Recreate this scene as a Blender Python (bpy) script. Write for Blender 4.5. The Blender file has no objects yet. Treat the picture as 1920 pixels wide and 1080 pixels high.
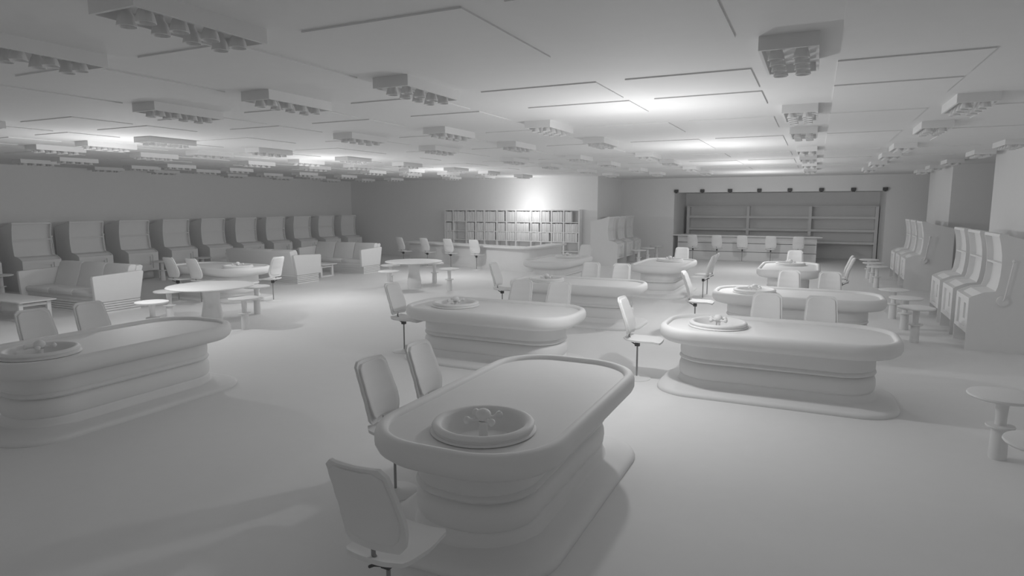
import bpy, bmesh, math, random
from mathutils import Matrix, Vector
random.seed(7)
S = bpy.context.scene
COL = S.collection
PI = math.pi

# ------------------------------------------------------------------ materials
def clay(name, v, rough=0.75, spec=0.25, scale=6.0):
    m = bpy.data.materials.new(name); m.use_nodes = True
    nt = m.node_tree; b = nt.nodes['Principled BSDF']
    b.inputs['Roughness'].default_value = rough
    b.inputs['Specular IOR Level'].default_value = spec
    n = nt.nodes.new('ShaderNodeTexNoise'); n.inputs['Scale'].default_value = scale
    tc = nt.nodes.new('ShaderNodeTexCoord'); nt.links.new(tc.outputs['Object'], n.inputs['Vector'])
    r = nt.nodes.new('ShaderNodeValToRGB')
    r.color_ramp.elements[0].color = (v*0.985, v*0.985, v*0.985, 1)
    r.color_ramp.elements[1].color = (v*1.015, v*1.015, v*1.015, 1)
    nt.links.new(n.outputs['Fac'], r.inputs['Fac'])
    nt.links.new(r.outputs['Color'], b.inputs['Base Color'])
    return m
A = 0.77
M_FLOOR = clay('matte_grey_floor', A)
M_CEIL = clay('matte_grey_ceiling', A)
M_WALL = clay('matte_grey_wall', A)
M_TABLE = clay('matte_grey_table', A, 0.6)
M_CHAIR = clay('matte_grey_chair', A, 0.7)
M_SOFA = clay('matte_grey_upholstery', A, 0.85)
M_MACH = clay('matte_grey_cabinet', A, 0.7)
M_LAMP = clay('matte_grey_lamp', A, 0.7)
M_BOOK = clay('matte_grey_book', A, 0.8)
M_DARK = clay('dark_grey_metal', 0.10, 0.5)
M_POLE = clay('mid_grey_shaded_clay', 0.30, 0.45)  # clay darkened: the back-lit shade of the chair poles is in the colour

# ------------------------------------------------------------------ mesh builder
class MB:
    def __init__(s): s.v = []; s.f = []
    def _add(s, vs, fs):
        o = len(s.v); s.v += [tuple(p) for p in vs]; s.f += [tuple(i+o for i in f) for f in fs]; return s
    def box(s, x0, x1, y0, y1, z0, z1):
        return s._add([(x0,y0,z0),(x1,y0,z0),(x1,y1,z0),(x0,y1,z0),(x0,y0,z1),(x1,y0,z1),(x1,y1,z1),(x0,y1,z1)],
            [(0,3,2,1),(4,5,6,7),(0,1,5,4),(1,2,6,5),(2,3,7,6),(3,0,4,7)])
    def loft(s, loops, cap0=True, cap1=True, closed=True):
        n = len(loops[0]); vs = [p for l in loops for p in l]; fs = []
        for k in range(len(loops)-1):
            for i in range(n if closed else n-1):
                j = (i+1) % n
                fs.append((k*n+i, k*n+j, (k+1)*n+j, (k+1)*n+i))
        if cap0: fs.append(tuple(reversed(range(n))))
        if cap1: fs.append(tuple((len(loops)-1)*n+i for i in range(n)))
        return s._add(vs, fs)
    def lathe(s, prof, c=(0,0,0), seg=24, cap0=True, cap1=True):
        loops = [[(c[0]+r*math.cos(2*PI*i/seg), c[1]+r*math.sin(2*PI*i/seg), c[2]+z) for i in range(seg)] for r, z in prof]
        return s.loft(loops, cap0, cap1)
    def prism_x(s, poly, x0, x1):       # poly in (y,z)
        return s.loft([[(x0,y,z) for y, z in poly], [(x1,y,z) for y, z in poly]])
    def prism_z(s, poly, z0, z1):
        return s.loft([[(x,y,z0) for x, y in poly], [(x,y,z1) for x, y in poly]])
    def tube(s, pts, r, seg=8):
        loops = []
        P = [Vector(p) for p in pts]
        for i, p in enumerate(P):
            d = (P[min(i+1,len(P)-1)] - P[max(i-1,0)]).normalized()
            a = d.orthogonal().normalized() if i == 0 else (a - d*a.dot(d)).normalized()
            b = d.cross(a); rr = r[i] if isinstance(r, (list,tuple)) else r
            loops.append([tuple(p + a*rr*math.cos(2*PI*k/seg) + b*rr*math.sin(2*PI*k/seg)) for k in range(seg)])
        return s.loft(loops)
    def ball(s, c, r, seg=16, ring=10, sz=1.0):
        prof = [(max(1e-4, r*math.sin(PI*k/ring)), -r*sz*math.cos(PI*k/ring)) for k in range(ring+1)]
        return s.lathe(prof, c, seg, True, True)
    def build(s, name, mat, parent=None, sharp=35, bevel=0, loc=None):
        me = bpy.data.meshes.new(name); me.from_pydata(s.v, [], s.f); me.materials.append(mat)
        bm = bmesh.new(); bm.from_mesh(me)
        bmesh.ops.remove_doubles(bm, verts=bm.verts, dist=1e-5)
        bmesh.ops.recalc_face_normals(bm, faces=bm.faces)
        if bevel:
            es = [e for e in bm.edges if len(e.link_faces) == 2 and e.calc_face_angle(0) > math.radians(40)]
            bmesh.ops.bevel(bm, geom=es, offset=bevel, segments=3, profile=0.5, affect='EDGES', clamp_overlap=True)
        for f in bm.faces: f.smooth = True
        for e in bm.edges:
            if len(e.link_faces) != 2 or e.calc_face_angle(0) > math.radians(sharp): e.smooth = False
        bm.to_mesh(me); bm.free()
        o = bpy.data.objects.new(name, me); COL.objects.link(o)
        if parent: o.parent = parent
        if loc: o.location = loc
        return o

def tag(o, label, cat, group=None):
    o['label'] = label; o['category'] = cat
    if group: o['group'] = group
    return o
def thing(name, loc=(0,0,0), rz=0):
    o = bpy.data.objects.new(name, None); COL.objects.link(o)
    o.empty_display_size = 0.2; o.location = loc; o.rotation_euler = (0,0,rz); return o
KIDS = {}
def kids(o): return [c for c in bpy.data.objects if c.parent == o]
def dup(root, loc, rz=0):
    if root.name not in KIDS: KIDS[root.name] = [(c, kids(c)) for c in kids(root)]
    r = root.copy(); COL.objects.link(r); r.location = loc; r.rotation_euler = (0,0,rz)
    for c, gs in KIDS[root.name]:
        d = c.copy(); COL.objects.link(d); d.parent = r
        for g in gs:
            h = g.copy(); COL.objects.link(h); h.parent = d
    return r
class Proto:
    def __init__(s, make): s.o = make(); s.used = False
    def put(s, loc, rz, label, cat, group=None):
        if not s.used:
            s.used = True
            if s.o.name not in KIDS: KIDS[s.o.name] = [(c, kids(c)) for c in kids(s.o)]
            o = s.o; o.location = loc; o.rotation_euler = (0,0,rz)
        else: o = dup(s.o, loc, rz)
        return tag(o, label, cat, group)
def struct(o): o['kind'] = 'structure'; return o
ORD = ['first','second','third','fourth','fifth','sixth','seventh','eighth','ninth','tenth','eleventh','twelfth']

def rrect(hx, hy, r, n=8):
    r = max(1e-3, min(r, hx, hy)); pts = []
    for cx, cy, a in ((hx-r,hy-r,0),(-hx+r,hy-r,PI/2),(-hx+r,-hy+r,PI),(hx-r,-hy+r,3*PI/2)):
        for k in range(n+1):
            t = a + PI/2*k/n; pts.append((cx+r*math.cos(t), cy+r*math.sin(t)))
    return pts

# ------------------------------------------------------------------ room shell
ZC = 3.7
XL, XR, YB, YN, YBAR = -21.7, 3.68, 26.3, -5.0, 30.0
XJ = -8.45
struct(MB().box(XL-0.2, 9.0, YN-0.2, 33.4, -0.2, 0).build('floor', M_FLOOR))
ceil = struct(MB().box(XL-0.2, 9.0, YN-0.2, 33.4, ZC, ZC+0.2).build('ceiling', M_CEIL))
struct(MB().box(XL-0.2, XL, YN, YB, 0, ZC).build('wall_left', M_WALL))
struct(MB().box(XL-0.2, XJ, YB, YB+0.2, 0, ZC).build('wall_back', M_WALL))
struct(MB().box(XJ-0.2, XJ, YB+0.2, YBAR, 0, ZC).build('wall_alcove', M_WALL))
# bar wall with its opening
OX0, OX1, OZ, OY = -5.94, 2.57, 3.05, 33.0
w = MB()
w.box(XJ-0.2, OX0, YBAR, YBAR+0.2, 0, ZC); w.box(OX1, 9.0, YBAR, YBAR+0.2, 0, ZC); w.box(OX0, OX1, YBAR, YBAR+0.2, OZ, ZC)
struct(w.build('wall_bar', M_WALL))
w = MB()
w.box(OX0-0.2, OX0, YBAR+0.2, OY+0.2, 0, OZ); w.box(OX1, OX1+0.2, YBAR+0.2, OY+0.2, 0, OZ)
w.box(OX0, OX1, OY, OY+0.2, 0, OZ); w.box(OX0-0.2, OX1+0.2, YBAR+0.2, OY+0.2, OZ, OZ+0.1)
struct(w.build('wall_bar_recess', M_WALL))
struct(MB().box(XR, 9.0, YN, 18.2, 0, ZC).build('wall_right', M_WALL))
struct(MB().box(XR, 9.0, 23.3, 27.6, 0, ZC).build('wall_right_far', M_WALL))
struct(MB().box(8.8, 9.0, 18.2, 23.3, 0, ZC).build('wall_right_recess', M_WALL))
struct(MB().box(8.8, 9.0, 27.6, 30.0, 0, ZC).build('wall_right_corner', M_WALL))

# shallow ceiling panels
def panel(x0, x1, y0, y1):
    MB().box(x0, x1, y0, y1, ZC-0.012, ZC).build('ceiling_panel', M_CEIL, ceil)
colsR = [(-10.4+1.9,-7.45),(-6.8,-5.75),(-5.05,-3.99),(-3.3,-2.02),(-1.73,-0.59),(0.1,1.19),(1.87,2.95)]
rowsR = [(3.53,4.98),(6.17,7.17),(7.41,8.36),(9.6,10.95),(12.27,14.4),(15.95,17.2),(18.55,20.4),(21.9,23.5)]
for a, b in colsR:
    for c, d in rowsR: panel(a, b, c, d)
colsL = [(-10.44,-9.23),(-12.15,-11.22),(-13.9,-12.95),(-15.4,-14.4),(-17.0,-15.9)]
rowsL = [(5.43,6.3),(6.52,7.4),(8.43,9.6),(10.8,12.5),(13.9,14.95),(16.3,17.7),(19.1,20.0)]
for a, b in colsL:
    for c, d in rowsL: panel(a, b, c, d)

# ------------------------------------------------------------------ ceiling lights
def make_light():
    t = thing('ceiling_light')
    w2, l2, h, th = 0.2, 0.48, 0.1, 0.022
    m = MB()
    m.box(-w2, -w2+th, -l2, l2, -h, 0).box(w2-th, w2, -l2, l2, -h, 0)
    m.box(-w2+th, w2-th, -l2, -l2+th, -h, 0).box(-w2+th, w2-th, l2-th, l2, -h, 0)
    m.box(-w2+th, w2-th, -l2+th, l2-th, -0.03, 0)
    m.build('housing', M_LAMP, t)
    lm = MB()
    lm.lathe([(0.026,0.0),(0.03,-0.03),(0.042,-0.05),(0.052,-0.08),(0.06,-0.115),(0.055,-0.117),(0.046,-0.085),(0.026,-0.06)], (0,0,-0.03), 10, True, True)
    lm.ball((0,0,-0.1), 0.03, 10, 6)
    first = None
    for i, x in enumerate((-0.085, 0.085)):
        for j in range(4):
            y = -0.33 + 0.22*j
            if first is None: first = lm.build('spot_lamp', M_LAMP, t, loc=(x,y,0))
            else:
                c = first.copy(); COL.objects.link(c); c.parent = t; c.location = (x,y,0)
    return t
LIGHT = Proto(make_light)
rowY = [2.43, 5.07, 8.58, 11.15, 14.85, 17.4, 20.75, 23.6, 26.3]
LCOLS = [(3.12, [14.85,17.4,20.75,23.6,26.3]), (1.33, [8.55,11.15,14.85,17.4,20.75,23.9]), (-0.44, [5.07,8.58,11.1,14.9,17.6,20.6,23.9]),
         (-3.88, rowY[1:8]), (-5.62, rowY[0:8]), (-7.42, rowY[1:8]),
         (-11.0, [4.36,7.5,9.95,12.75,15.15,17.95,20.3,23.3]), (-12.72, [7.5,9.85,12.9,15.1,17.9,20.3,23.3]), (-14.42, [7.53,9.7,12.78,15.1,18.0,20.3,23.4]),
         (-17.6, [9.75,12.7,14.9,18.0,20.3,23.6]), (-19.22, [9.7,12.7,14.95,17.85,20.25,23.6]), (-20.85, [12.6,14.6,17.6,20.05,23.1])]
LCOLS.insert(4, None)
extra = {2: None}
for ci, cd in enumerate([c for c in LCOLS if c]):
    x, ys = cd
    if x == -3.88: ys = [2.43]+ys
    for ri, y in enumerate(ys):
        LIGHT.put((x+0.2, y+0.48, ZC), 0,
            'boxy eight-lamp ceiling light, %s along its line, %s line from the right wall' % (ORD[ri], ORD[ci]),
            'ceiling light', 'ceiling lights in long lines')

# ------------------------------------------------------------------ roulette table + wheel (long axis Y, wheel end -Y)
HX, HY, RC = 0.75, 1.46, 0.62
def make_wheel(parent):
    t = MB().lathe([(0.34,0.0),(0.385,0.001),(0.395,0.01),(0.388,0.02),(0.372,0.024),(0.37,0.032),(0.38,0.04),(0.384,0.052),(0.375,0.066),(0.352,0.076),(0.328,0.07),(0.312,0.05),(0.3,0.0),(0.28,-0.06),(0.25,-0.095),(0.2,-0.1),(0.01,-0.1),(0.01,-0.12),(0.3,-0.12),(0.325,-0.02)], seg=48, cap0=False, cap1=False).build('roulette_wheel', M_TABLE, parent, 60, loc=(0.0,-0.75,0.843))
    MB().lathe([(0.245,-0.097),(0.24,-0.088),(0.15,-0.075),(0.07,-0.062),(0.02,-0.06)], seg=40).build('rotor', M_TABLE, t, 50)
    m = MB()
    m.lathe([(0.035,-0.07),(0.032,0.0),(0.03,0.04),(0.034,0.06),(0.045,0.07)], seg=16)
    m.ball((0,0,0.112), 0.058, 20, 12, 0.85)
    for k in range(4):
        a = PI/4 + k*PI/2 + 0.15; c, s = math.cos(a), math.sin(a)
        m.tube([(0.03*c,0.03*s,0.09),(0.08*c,0.08*s,0.085),(0.105*c,0.105*s,0.088),(0.122*c,0.122*s,0.092),(0.142*c,0.142*s,0.095),(0.155*c,0.155*s,0.097)], [0.022,0.01,0.015,0.027,0.029,0.012], 10)
    m.build('turret', M_TABLE, t, 60)
    return t
def make_surface(wo, lo, parent=None):
    bm = bmesh.new()
    o = [bm.verts.new((x,y,0.838)) for x, y in rrect(HX-0.094, HY-0.094, 0.49, 10)]
    h = [bm.verts.new((lo+0.335*math.cos(2*PI*k/40), wo+0.335*math.sin(2*PI*k/40), 0.838)) for k in range(40)]
    es = [bm.edges.new((l[i], l[(i+1)%len(l)])) for l in (o,h) for i in range(len(l))]
    bmesh.ops.triangle_fill(bm, use_beauty=True, use_dissolve=False, edges=es)
    bmesh.ops.recalc_face_normals(bm, faces=bm.faces)
    if sum(f.normal.z for f in bm.faces) < 0: bmesh.ops.reverse_faces(bm, faces=bm.faces)
    r = bmesh.ops.extrude_face_region(bm, geom=list(bm.faces))
    for v in r['geom']:
        if isinstance(v, bmesh.types.BMVert): v.co.z -= 0.025
    bmesh.ops.recalc_face_normals(bm, faces=bm.faces)
    me = bpy.data.meshes.new('playing_surface'); bm.to_mesh(me); bm.free(); me.materials.append(M_TABLE)
    if parent is None: return me
    ob = bpy.data.objects.new('playing_surface', me); COL.objects.link(ob); ob.parent = parent
    return ob
def make_table():
    t = thing('roulette_table')
    def loops(prof, r0=RC): return [[(x,y,z) for x, y in rrect(HX-d, HY-d, r0-d*0.75, 10)] for d, z in prof]
    MB().loft(loops([(0,0),(-0.005,0.02),(0.005,0.045),(0.03,0.058),(0.07,0.066),(0.14,0.073),(0.2,0.082),(0.26,0.1)], 0.48)).build('plinth', M_TABLE, t, 50)
    MB().loft(loops([(0.2,0.075),(0.235,0.095),(0.256,0.125),(0.264,0.165),(0.27,0.178),(0.278,0.186),(0.27,0.196),(0.26,0.215),(0.253,0.27),(0.256,0.33),(0.268,0.365),(0.292,0.388),(0.305,0.396),(0.262,0.412),(0.252,0.43),(0.262,0.452),(0.276,0.462),(0.268,0.475),(0.264,0.52),(0.268,0.70)])).build('base', M_TABLE, t, 50)
    MB().loft(loops([(0.27,0.65),(0.14,0.66),(0.06,0.682),(0.018,0.718),(0.0,0.76),(0.0,0.82),(0.006,0.845),(0.022,0.87),(0.05,0.882),(0.08,0.876),(0.093,0.855),(0.096,0.83),(0.096,0.81)], 0.56), True, False).build('rim', M_TABLE, t, 60)
    make_surface(-0.75, 0.0, t)
    make_wheel(t)
    return t
TABLE = Proto(make_table)
TB = [  # name, x, y, rz, wheel offset along local
    ('in the centre foreground', -2.23, 4.88, 0, -0.86, 0.08),
    ('at the left edge of the picture, running away', -7.87, 4.88, 0, -0.86, 0.08),
    ('right of centre in the second row', -0.41, 8.98, -PI/2, -0.72, 0.0),
    ('in the middle, just behind the foreground table', -4.6, 9.0, -PI/2, -0.72, 0.0),
    ('in the third row, left of the aisle', -4.55, 12.85, -PI/2, -0.72, 0.0),
    ('in the third row on the right, behind the second-row table', -0.25, 12.8, -PI/2, -0.72, 0.0),
    ('in front of the left half of the bar', -3.82, 18.2, PI, -0.72, 0.0),
    ('in front of the right half of the bar', -0.55, 18.35, PI, -0.72, 0.0),
    ('before the curved counter, beside the three alcove machines', -7.05, 18.2, PI, -0.72, 0.0),
    ('on the far left, behind the nearer round table', -14.6, 12.1, PI/2, -0.72, 0.0)]
for nm, x, y, rz, wo, lo in TB:
    tb = TABLE.put((x,y,0), rz, 'long rounded roulette table '+nm, 'roulette table', 'roulette tables')
    for ch in bpy.data.objects:
        if ch.parent == tb and ch.name.startswith('roulette_wheel'): ch.location = (lo, wo, 0.838)
        if ch.parent == tb and ch.name.startswith('playing_surface'): ch.data = make_surface(wo, lo)

# ------------------------------------------------------------------ swivel chair (faces +Y)
def slab(prof_y, us, ucurve, z0, z1, wfun, th0, th1, nv=14, nu=10):
    """closed curved slab, front surface and back surface"""
    def P(u, v, off):
        z = z0 + (z1-z0)*v; hw = wfun(v)
        return (u*hw, prof_y(z) + ucurve*u*u + off, z)
    front = [[P(-1+2*i/nu, j/nv, th1) for i in range(nu+1)] for j in range(nv+1)]
    back = [[P(-1+2*i/nu, j/nv, th0) for i in range(nu+1)] for j in range(nv+1)]
    m = MB(); n = nu+1
    vs = [p for r in front for p in r] + [p for r in back for p in r]; o = (nv+1)*n; fs = []
    for j in range(nv):
        for i in range(nu):
            a = j*n+i; fs.append((a,a+1,a+n+1,a+n)); fs.append((o+a,o+a+n,o+a+n+1,o+a+1))
    for i in range(nu): fs.append((i,o+i,o+i+1,i+1)); a = nv*n+i; fs.append((a,a+1,o+a+1,o+a))
    for j in range(nv): a = j*n; fs.append((a,a+n,o+a+n,o+a)); a = j*n+nu; fs.append((a,o+a,o+a+n,a+n))
    return m._add(vs, fs)
def lerp_tab(tab, t):
    for (a, va), (b, vb) in zip(tab, tab[1:]):
        if t <= b: 
            k = (t-a)/(b-a); k = k*k*(3-2*k)*0.4 + k*0.6
            return va + (vb-va)*k
    return tab[-1][1]
YP = [(0.60,-0.135),(0.66,-0.125),(0.74,-0.125),(0.84,-0.145),(0.96,-0.19),(1.08,-0.235),(1.18,-0.275)]
def back_y(z): return lerp_tab(YP, z)
def fw(v): return lerp_tab([(0,0.17),(0.03,0.19),(0.08,0.205),(0.25,0.222),(0.45,0.22),(0.8,0.207),(0.93,0.2),(0.975,0.188),(1,0.16)], v)
def pw(v): return lerp_tab([(0,0.14),(0.03,0.162),(0.1,0.18),(0.28,0.198),(0.45,0.196),(0.8,0.184),(0.93,0.176),(0.98,0.16),(1,0.13)], v)
def make_chair():
    t = thing('swivel_chair')
    MB().lathe([(0.2,0),(0.2,0.006),(0.19,0.012),(0.05,0.02),(0.03,0.035)], seg=32).build('base', M_CHAIR, t)
    MB().lathe([(0.0125,0.02),(0.0125,0.49)], seg=10).build('pole', M_POLE, t)
    m = MB(); m.box(-0.028,0.028,-0.032,0.032,0.475,0.552)
    m.tube([(0,-0.02,0.49),(0,-0.12,0.548),(0,-0.16,0.56)], 0.009, 6)
    m.build('mechanism', M_DARK, t)
    MB().tube([(0,-0.10,0.575),(0,-0.122,0.61),(0,-0.124,0.68)], 0.013, 8).build('back_strut', M_POLE, t)
    # seat: thin dished pan with a waterfall front
    n = 12; top = []; bot = []
    for j in range(n+1):
        v = j/n; y = -0.165 + 0.51*v
        hw = lerp_tab([(0,0.15),(0.1,0.2),(0.5,0.222),(0.88,0.205),(1,0.16)], v)
        dz = lerp_tab([(0,0.028),(0.08,0.012),(0.22,0.0),(0.6,-0.002),(0.85,0.0),(1,-0.02)], v)
        top.append([(hw*u, y, 0.585+dz+0.012*u*u*abs(u)) for u in [-1+2*i/10 for i in range(11)]])
        bot.append([(hw*u*0.985, y, 0.556+dz+0.014*u*u*abs(u)) for u in [-1+2*i/10 for i in range(11)]])
    m = MB(); loops = [top[j] + bot[j][::-1] for j in range(n+1)]; m.loft(loops)
    m.build('seat', M_CHAIR, t, 50)
    b = slab(back_y, None, 0.025, 0.65, 1.175, fw, -0.014, 0.012).build('backrest', M_CHAIR, t, 50)
    slab(back_y, None, 0.025, 0.695, 1.152, pw, -0.030, 0.028).build('back_pad', M_CHAIR, b, 50, bevel=0.008)
    return t
CHAIR = Proto(make_chair)
E_, W_, N_, S_ = -PI/2, PI/2, 0, PI
CH = [(-2.07,2.72,-0.03,'swivel chair in the foreground with its back to the camera','chairs at the foreground roulette table'),
 (-3.2,4.34,E_,'nearer of two swivel chairs on the left side of the foreground roulette table','chairs at the foreground roulette table'),
 (-3.2,5.07,E_,'farther of two swivel chairs on the left side of the foreground roulette table','chairs at the foreground roulette table'),
 (-8.78,4.6,E_,'swivel chair behind the left-edge roulette table, close to its wheel','chairs at the left-edge roulette table'),
 (-8.78,5.3,E_,'swivel chair behind the middle of the left-edge roulette table','chairs at the left-edge roulette table'),
 (-2.22,8.88,E_,'swivel chair seen side-on at the left end of the second-row right table','chairs at the second-row tables'),
 (-0.585,9.95,S_,'left one of two swivel chairs behind the second-row right table','chairs at the second-row tables'),
 (0.15,9.95,S_,'right one of two swivel chairs behind the second-row right table','chairs at the second-row tables'),
 (-6.27,8.86,E_,'swivel chair on a thin dark pole at the left end of the middle roulette table','chairs at the second-row tables'),
 (-4.64,9.95,S_,'left one of two swivel chairs behind the middle roulette table','chairs at the second-row tables'),
 (-3.92,9.95,S_,'right one of two swivel chairs behind the middle roulette table','chairs at the second-row tables'),
 (-2.08,12.92,E_,'swivel chair in the aisle at the left end of the third-row right table','chairs at the third-row tables'),
 (-0.41,13.78,S_,'left one of two swivel chairs behind the third-row right table','chairs at the third-row tables'),
 (0.33,13.78,S_,'right one of two swivel chairs behind the third-row right table','chairs at the third-row tables'),
 (-6.42,12.97,E_,'swivel chair with dark swivel joint at the left end of the third-row left table','chairs at the third-row tables'),
 (-4.62,13.78,S_,'left one of two swivel chairs behind the third-row left table','chairs at the third-row tables'),
 (-3.9,13.78,S_,'right one of two swivel chairs behind the third-row left table','chairs at the third-row tables'),
 (-2.6,17.3,W_,'nearer of two swivel chairs on the right of the table before the bar\'s left half','chairs at the far tables'),
 (-2.6,18.05,W_,'farther of two swivel chairs on the right of the table before the bar\'s left half','chairs at the far tables'),
 (-3.7,19.95,S_,'swivel chair at the far end of the table before the bar\'s left half','chairs at the far tables'),
 (0.68,17.8,W_,'nearer of two swivel chairs on the right of the table before the bar\'s right half','chairs at the far tables'),
 (0.68,18.6,W_,'farther of two swivel chairs on the right of the table before the bar\'s right half','chairs at the far tables'),
 (-0.47,19.95,S_,'swivel chair at the far end of the table before the bar\'s right half','chairs at the far tables'),
 (-6.85,19.95,S_,'swivel chair at the far end of the table beside the alcove machines','chairs at the far tables'),
 (-14.95,11.1,N_,'left one of two swivel chairs at the far-left roulette table','chairs at the far-left table'),
 (-14.1,11.1,N_,'right one of two swivel chairs at the far-left roulette table','chairs at the far-left table'),
 (-12.75,12.2,W_,'swivel chair at the right end of the far-left roulette table','chairs at the far-left table')]
for x, y, r, l, g in CH: CHAIR.put((x,y,0), r, l, 'chair', g)
for i, (x, y) in enumerate([(-15.5,22.0),(-14.25,21.9),(-13.05,21.75),(-11.75,21.5)]):
    CHAIR.put((x,y,0), -0.08*(3-i), '%s swivel chair from the left at the curved counter before the bookcase' % ORD[i], 'chair', 'chairs at the curved counter')
for i, x in enumerate([-4.9,-3.86,-2.8,-1.65,-0.58]):
    CHAIR.put((x,29.25,0), 0, '%s swivel chair from the left along the bar front' % ORD[i], 'chair', 'chairs along the bar')

# ------------------------------------------------------------------ stools
def make_stool():
    t = thing('bar_stool')
    MB().lathe([(0.27,0.615),(0.29,0.622),(0.3,0.636),(0.295,0.65),(0.27,0.656),(0.01,0.656)], seg=36).build('seat', M_CHAIR, t, 50)
    m = MB().lathe([(0.075,0),(0.078,0.02),(0.072,0.32),(0.05,0.325),(0.048,0.42),(0.058,0.6),(0.07,0.616)], seg=20); m.build('column', M_CHAIR, t, 50)
    MB().lathe([(0.075,0.318),(0.12,0.322),(0.125,0.332),(0.12,0.342),(0.06,0.346)], seg=24).build('collar', M_CHAIR, t, 50)
    return t
STOOL = Proto(make_stool)
for i, (x, y) in enumerate([(1.75,6.08),(1.76,7.5)]):
    STOOL.put((x,y,0), 0, ['round stool at the right frame edge, mostly cut off, lower in the picture','round pedestal stool at the right edge of the picture, nearest whole seat'][i], 'stool', 'round stools by the right wall')
for i, (x, y) in enumerate([(1.75,13.4),(1.73,14.72),(1.65,16.05)]):
    STOOL.put((x,y,0), 0, '%s round stool from the camera before the near trio of right-wall slot machines' % ORD[i], 'stool', 'round stools by the right wall')
for i, (x, y) in enumerate([(1.77,21.9),(1.75,23.2),(1.73,24.55)]):
    STOOL.put((x,y,0), 0, '%s round stool from the camera before the far trio of right-wall slot machines' % ORD[i], 'stool', 'round stools by the right wall')
for i, (x, y) in enumerate([(-6.49,25.8),(-6.47,27.25),(-6.42,28.75)]):
    STOOL.put((x,y,0), 0, '%s round stool before the three alcove slot machines, counted from the camera' % ORD[i], 'stool', 'round stools at the alcove machines')
for (x, y), l in zip([(-10.32,9.1),(-11.55,10.55),(-11.5,7.95),(-12.65,9.15)], ['to the right of','on the far side of','on the near side of','to the left of']):
    STOOL.put((x,y,0), 0, 'round pedestal stool %s the nearer round table' % l, 'stool', 'stools around the nearer round table')
for (x, y), l in zip([(-9.6,15.9),(-11.0,17.3),(-10.8,14.6),(-11.85,16.1)], ['to the right of','on the far side of','on the near side of','to the left of']):
    STOOL.put((x,y,0), 0, 'round pedestal stool %s the farther round table' % l, 'stool', 'stools around the farther round table')

# ------------------------------------------------------------------ round tables
def make_round():
    t = thing('round_table')
    MB().lathe([(0.8,0.795),(0.84,0.803),(0.855,0.817),(0.845,0.83),(0.8,0.834),(0.01,0.834)], seg=56).build('tabletop', M_TABLE, t, 50)
    MB().lathe([(0.2,0),(0.205,0.02),(0.19,0.03),(0.205,0.12),(0.212,0.2),(0.19,0.33),(0.165,0.46),(0.16,0.55),(0.17,0.68),(0.2,0.797)], seg=32).build('pedestal', M_TABLE, t, 50)
    return t
ROUND = Proto(make_round)
ROUND.put((-11.38,9.2,0), 0, 'round pedestal table beyond the left-edge roulette table', 'round table', 'round pedestal tables')
ROUND.put((-10.8,15.85,0), 0, 'round pedestal table in front of the sofa booth corner and curved counter', 'round table', 'round pedestal tables')

# ------------------------------------------------------------------ slot machines (front at y=0 facing -Y, depth to +Y, width x 0..1.05 centred)
def make_machine():
    t = thing('slot_machine'); W = 0.525
    side = [(0,0),(0,0.9),(0.03,0.93),(0.2,1.01),(0.36,1.035),(0.385,1.12),(0.405,1.3),(0.41,1.48),(0.4,1.65),(0.375,1.82),(0.34,1.96),(0.345,2.0),(0.39,2.01),(0.55,1.955),(0.75,1.9),(1.15,1.82),(1.15,0)]
    for s in (-1, 1):
        MB().prism_x(side, s*W-0.02 if s > 0 else -W, W if s > 0 else -W+0.02).build('side_panel', M_MACH, t, 25, loc=(0.0,0,0))
    core = [(0.25,0.0),(0.3,0.0),(0.3,0.29),(0.08,0.29),(0.08,0.88),(0.1,0.91),(0.2,0.98),(0.43,1.01),(0.48,1.12),(0.5,1.3),(0.505,1.48),(0.495,1.65),(0.47,1.82),(0.44,1.95),(0.45,1.975),(0.55,1.94),(1.14,1.8),(1.14,0)]
    MB().prism_x(core, -W+0.02, W-0.02).build('cabinet', M_MACH, t, 25)
    def strip(y0, y1, z0, z1): return MB().box(-W+0.02, W-0.02, y0, y1, z0, z1)
    fr = strip(0.345,0.47,1.95,2.0)
    fr.box(-W+0.02,W-0.02,0.415,0.52,1.475,1.505)
    fr.build('screen_frame', M_MACH, t, 25)
    door = MB()
    door.box(-W+0.02, W-0.02, 0.0, 0.1, 0.82, 0.905)
    door.box(-W+0.02, -0.33, 0.0, 0.1, 0.29, 0.82)
    door.box(0.33, W-0.02, 0.0, 0.1, 0.29, 0.82)
    door.box(-0.33, 0.33, 0.0, 0.1, 0.29, 0.36)
    d = door.build('front_door', M_MACH, t, 25)
    MB().box(-0.33,-0.02,0.035,0.1,0.36,0.82).box(-0.02,0.27,0.035,0.1,0.36,0.48).box(0.27,0.33,0.035,0.1,0.36,0.82).box(-0.02,0.27,0.035,0.1,0.76,0.82).build('payout_window', M_MACH, d, 25)
    lv = MB()
    lv.lathe([(0.085,-0.03),(0.085,0.03)], (0,0,0), 16)
    lv.v = [(W+0.03+z, 0.46+x, 0.88+y) for x, y, z in lv.v]
    lv.tube([(W+0.05,0.46,0.88),(W+0.085,0.475,0.93),(W+0.09,0.55,1.54)], 0.012, 8)
    lv.ball((W+0.09,0.552,1.56), 0.028, 12, 8)
    lv.build('lever', M_MACH, t, 40)
    return t
MACH = Proto(make_machine)
# right wall machines face -X  (front normal -Y -> rotate -90deg: local -Y -> -X ; local +x -> -Y)
for gi, (y0, nm) in enumerate([(13.1,'near trio of slot machines on the right wall'),(21.75,'far trio of slot machines on the right wall')]):
    for k in range(3):
        MACH.put((2.46, y0+0.52+1.42*k, 0), -PI/2, 'slot machine, %s in the %s' % (ORD[k], nm), 'slot machine', 'slot machines along the right wall')
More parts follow.
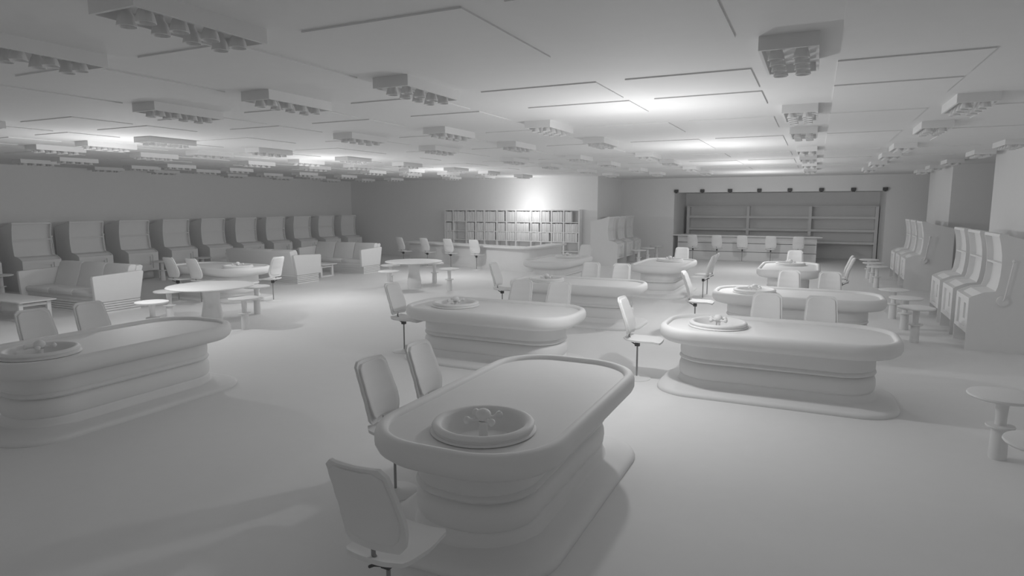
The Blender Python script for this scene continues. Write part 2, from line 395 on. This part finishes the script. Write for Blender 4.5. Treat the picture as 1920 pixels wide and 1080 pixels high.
# left wall machines face +X
for k in range(11):
    lab = 'slot machine against the left wall, %s from the back corner' % ORD[10-k] if k else 'slot machine against the left wall, cut off at the left edge'
    MACH.put((-20.42, 8.74+1.567*k+0.525, 0), PI/2, lab, 'slot machine', 'slot machines along the left wall')
for k in range(3):
    MACH.put((-7.22, 25.2+1.42*k+0.5, 0), PI/2, 'slot machine in the alcove left of the bar, %s from the camera' % ORD[k], 'slot machine', 'slot machines in the alcove')
for k in range(8):
    STOOL.put((-19.65, 9.35+1.567*k, 0), 0, 'round stool before the left-wall slot machines, %s from the left frame edge' % ORD[k], 'stool', 'stools at the left-wall machines')

# ------------------------------------------------------------------ sofas (face -Y, centred)
def make_sofa():
    t = thing('booth_sofa'); W = 1.52
    pl = MB()
    for k in range(5):
        z = 0.055*k
        pl.box(-W+0.015, W-0.015, -0.5, 0.47, z, z+0.04).box(-W+0.05, W-0.05, -0.47, 0.45, z+0.04, z+0.055)
    pl.build('plinth', M_SOFA, t, 30)
    arm = [(-0.6,0.27),(-0.63,0.86),(-0.6,0.885),(0.56,0.93),(0.6,0.9),(0.47,0.27)]
    for s in (-1,1):
        MB().prism_x(arm, s*W-0.1 if s > 0 else -W, W if s > 0 else -W+0.1).build('arm', M_SOFA, t, 30, bevel=0.012)
    MB().box(-W+0.1, W-0.1, -0.46, 0.3, 0.275, 0.385).build('seat_frame', M_SOFA, t, 30, bevel=0.008)
    bk = [(0.28,0.3),(0.5,1.04),(0.6,1.06),(0.66,1.03),(0.45,0.27)]
    MB().prism_x(bk, -W+0.1, W-0.1).build('back_frame', M_SOFA, t, 30, bevel=0.01)
    w = (2*W-0.22)/3
    for k in range(3):
        x0 = -W+0.11+w*k
        MB().prism_x([(-0.5,0.38),(-0.52,0.47),(-0.48,0.515),(0.25,0.48),(0.3,0.38)], x0+0.008, x0+w-0.008).build('seat_cushion', M_SOFA, t, 40, bevel=0.02)
        MB().prism_x([(0.14,0.46),(0.32,1.03),(0.37,1.08),(0.5,1.07),(0.53,1.02),(0.34,0.42)], x0+0.012, x0+w-0.012).build('back_cushion', M_SOFA, t, 40, bevel=0.02)
    return t
SOFA = Proto(make_sofa)
SX = -16.27
SOFA.put((SX, 9.45, 0), 0, 'booth sofa with three back cushions nearest the camera on the left', 'sofa', 'booth sofas')
SOFA.put((SX, 15.62, 0), PI, 'booth sofa seen from behind, its plain back toward the camera', 'sofa', 'booth sofas')
SOFA.put((SX, 18.95, 0), 0, 'booth sofa farthest away, three back cushions facing the camera', 'sofa', 'booth sofas')
def make_coffee():
    t = thing('coffee_table')
    MB().loft([[(x,y,z) for x, y in rrect(1.18-d, 0.375-d, 0.03, 3)] for d, z in ((0.03,0.415),(0.0,0.43),(0.0,0.445),(0.01,0.45))]).build('tabletop', M_TABLE, t, 30)
    for sx in (-1,1):
        m = MB()
        for sy in (-1,1):
            MB().box(sx*1.0-0.04, sx*1.0+0.04, sy*0.28-0.04, sy*0.28+0.04, 0.0, 0.42).build('leg', M_TABLE, t, 30, bevel=0.004)
        for z0 in (0.0, 0.33): MB().box(sx*1.0-0.025, sx*1.0+0.025, -0.24, 0.24, z0, z0+0.05).build('leg_rail', M_TABLE, t, 30)
    return t
COF = Proto(make_coffee)
COF.put((-16.32, 7.88, 0), 0, 'low rectangular coffee table at the left frame edge before the nearest sofa', 'coffee table', 'booth coffee tables')
COF.put((-16.4, 17.2, 0), 0, 'low rectangular coffee table between the two facing booth sofas', 'coffee table', 'booth coffee tables')

# ------------------------------------------------------------------ curved counter in front of the bookcase
def smooth(pts, it=2):
    for _ in range(it):
        q = [pts[0]]
        for a, b in zip(pts, pts[1:]):
            q += [(a[0]*0.75+b[0]*0.25, a[1]*0.75+b[1]*0.25), (a[0]*0.25+b[0]*0.75, a[1]*0.25+b[1]*0.75)]
        q.append(pts[-1]); pts = q
    return pts
outer = smooth([(-16.0,22.85),(-15.3,22.65),(-13.15,22.1),(-11.16,21.6),(-9.9,21.2),(-9.25,21.45),(-9.1,22.4),(-9.1,24.3)])
def band(path, d0, d1, z0, z1):
    def off(d):
        r = []
        for i, p in enumerate(path):
            a = path[max(i-1,0)]; b = path[min(i+1,len(path)-1)]
            t = Vector((b[0]-a[0], b[1]-a[1])).normalized(); n = Vector((-t.y, t.x))
            r.append((p[0]+n.x*d, p[1]+n.y*d))
        return r
    A_, B_ = off(d0), off(d1)
    loops = [[(a[0],a[1],z0),(b[0],b[1],z0),(b[0],b[1],z1),(a[0],a[1],z1)] for a, b in zip(A_, B_)]
    return MB().loft(loops)
t = tag(thing('curved_counter', (0,0,0)), 'long curved service counter with rounded right end before the bookcase', 'counter')
band(outer, 0.0, 0.62, 0.87, 0.935).build('worktop', M_TABLE, t, 30)
band(outer, 0.22, 0.55, 0.0, 0.87).build('front_panel', M_TABLE, t, 30)
band(outer, 0.2, 0.24, 0.0, 0.08).build('kick_plate', M_TABLE, t, 30)

# ------------------------------------------------------------------ bookcase
BX = [-15.85,-15.4,-14.7,-14.2,-13.75,-13.1,-12.62,-12.15,-11.4,-10.92,-10.42,-9.85,-9.15]
BY0, BY1 = 25.92, 26.3
t = tag(thing('bookcase', (-12.5,26.1,0)), 'long tall bookcase filled with slim books behind the curved counter', 'bookcase')
def rel(mb): mb.v = [(x+12.5, y-26.1, z) for x, y, z in mb.v]; return mb
rel(MB().box(BX[0],BX[-1],BY1-0.02,BY1,0.1,2.24)).build('back_panel', M_MACH, t)
for x in BX: rel(MB().box(x-0.03,x+0.03,BY0,BY1-0.02,0.0,2.24)).build('upright', M_MACH, t)
rel(MB().box(BX[0]-0.03,BX[-1]+0.03,BY0-0.03,BY1,2.24,2.29)).build('top_board', M_MACH, t)
SZ = [0.1, 0.5, 0.9, 1.31, 1.75]
for z in SZ: rel(MB().box(BX[0],BX[-1],BY0+0.01,BY1-0.02,z-0.035,z)).build('shelf', M_MACH, t)
bk = {}
for h in (0.36,0.368,0.373,0.44,0.455):
    for w_ in (0.04,0.055,0.07):
        m = MB().box(-w_/2,w_/2,0,0.2,0,h); me = m.build('book', M_BOOK, None, bevel=0.004); bk[(h,w_)] = me
used = set()
def sh_name(z): return {0.9:'third-highest',1.31:'middle',1.75:'top'}[z]
bays = list(zip(BX, BX[1:])); cnt = 0
for bi, (a, b) in enumerate(bays):
    for z in (1.75, 1.31, 0.9):
        if z == 0.9 and bi == 1: continue
        if z == 1.31 and bi == 1: continue
        x = a + 0.05; lim = b - 0.05
        full = random.random() < 0.9
        end = lim if full else a + (b-a)*random.uniform(0.5,0.9)
        while True:
            w_ = random.choice((0.04,0.055,0.07)); h = random.choice((0.44,0.455) if z == 1.75 else (0.36,0.368,0.373))
            if x + w_ > end or cnt >= 300: break
            k = (h, w_); o = bk[k]
            if k in used: o = bk[k].copy(); COL.objects.link(o)
            used.add(k); o.location = (x+w_/2, BY0+0.012+random.uniform(0,0.012), z)
            tag(o, 'slim upright book on the %s shelf, %s bay from the left of the long bookcase' % (sh_name(z), ORD[bi]), 'book', 'books on the %s shelf, bay %d' % (sh_name(z), bi+1))
            x += w_ + random.choice((0.004,0.006,0.012)); cnt += 1
for k, o in bk.items():
    if k not in used: bpy.data.objects.remove(o)

# ------------------------------------------------------------------ bar
t = tag(thing('bar_counter', (-2.8,30,0)), 'straight bar counter with grooved front in the wall opening', 'bar counter')
def relb(mb): mb.v = [(x+2.8, y-30, z) for x, y, z in mb.v]; return mb
relb(MB().box(-5.9,0.32,29.75,30.75,1.08,1.13)).build('worktop', M_TABLE, t, bevel=0.006)
for z0, z1 in ((0.0,0.385),(0.405,0.765),(0.785,1.08)):
    relb(MB().box(-5.72,0.12,29.98,30.5,z0,z1)).build('front_panel', M_TABLE, t, bevel=0.008)
relb(MB().box(-5.7,0.1,30.0,30.48,0.0,1.07)).build('core', M_DARK, t)
t = tag(thing('back_bar_shelf', (-1.6,32.7,0)), 'wide three-bay shelf unit on the back wall of the bar recess', 'shelf unit')
def rels(mb): mb.v = [(x+1.6, y-32.7, z) for x, y, z in mb.v]; return mb
PX = [-5.72,-2.92,-0.22,2.47]
rels(MB().box(PX[0],PX[-1],32.96,33.0,0.72,2.42)).build('back_panel', M_MACH, t)
for x in PX: rels(MB().box(x-0.065,x+0.065,32.45,32.96,0.0 if x in (PX[0],PX[-1]) else 0.72,2.42)).build('upright', M_MACH, t)
for z in (0.76,1.31,1.9): rels(MB().box(PX[0],PX[-1],32.47,32.96,z-0.055,z+0.055)).build('shelf', M_MACH, t)
rels(MB().box(PX[0],PX[-1],32.6,32.96,2.39,2.42)).build('shelf', M_MACH, t)
def make_down():
    t = thing('wall_spotlight')
    MB().box(-0.09,0.09,-0.1,0.0,0,0.13).build('housing', M_DARK, t, bevel=0.006)
    MB().lathe([(0.05,-0.005),(0.06,-0.03),(0.055,-0.03),(0.03,0.0)], (0,-0.05,0), 12).build('lens_ring', M_DARK, t)
    return t
DN = Proto(make_down)
for i, x in enumerate([-5.85,-4.69,-3.49,-2.27,-1.05,0.17,1.36,2.5]):
    DN.put((x,30.0,3.05), 0, 'small dark box spotlight above the bar opening, %s from the left' % ORD[i], 'spotlight', 'spotlights above the bar')

# ------------------------------------------------------------------ lighting
def lamp(x, y, z, e, r=0.1):
    l = bpy.data.lights.new('room_lamp', 'POINT'); l.energy = e; l.shadow_soft_size = r
    o = bpy.data.objects.new('room_lamp', l); COL.objects.link(o); o.location = (x,y,z)
EN = 80
for X, ys in ((-1.95, (7.85, 13.5, 19.5, 25.6)), (-11.5, (7.7, 13.0, 19.0))):
    for Y in ys: lamp(X, Y, 2.3, EN, 0.06)
lamp(-11.4, 25.05, 2.5, 52, 0.06)
wd = bpy.data.worlds.new('World'); S.world = wd; wd.use_nodes = True
wd.node_tree.nodes['Background'].inputs[0].default_value = (0.5,0.5,0.5,1)
wd.node_tree.nodes['Background'].inputs[1].default_value = 0.6

# ------------------------------------------------------------------ camera
pitch, yaw, roll = math.radians(7.4835), math.radians(25.444), math.radians(-0.0665)
fwd = Vector((-math.sin(yaw)*math.cos(pitch), math.cos(yaw)*math.cos(pitch), -math.sin(pitch)))
rt = Vector((math.cos(yaw), math.sin(yaw), 0)); up = rt.cross(fwd)
rt, up = rt*math.cos(roll)+up*math.sin(roll), up*math.cos(roll)-rt*math.sin(roll)
cam = bpy.data.cameras.new('Camera'); cam.sensor_width = 36; cam.lens = 1188.5*36/1920
co = bpy.data.objects.new('Camera', cam); COL.objects.link(co)
mt = Matrix((rt, up, -fwd)).transposed().to_4x4(); mt.translation = (0,0,2.5); co.matrix_world = mt
S.camera = co
S.view_settings.view_transform = 'Standard'; S.view_settings.look = 'None'
S.view_settings.gamma = 1; S.view_settings.use_curve_mapping = False
S.view_settings.exposure = 0.0
S.cycles.max_bounces = 12; S.cycles.diffuse_bounces = 8
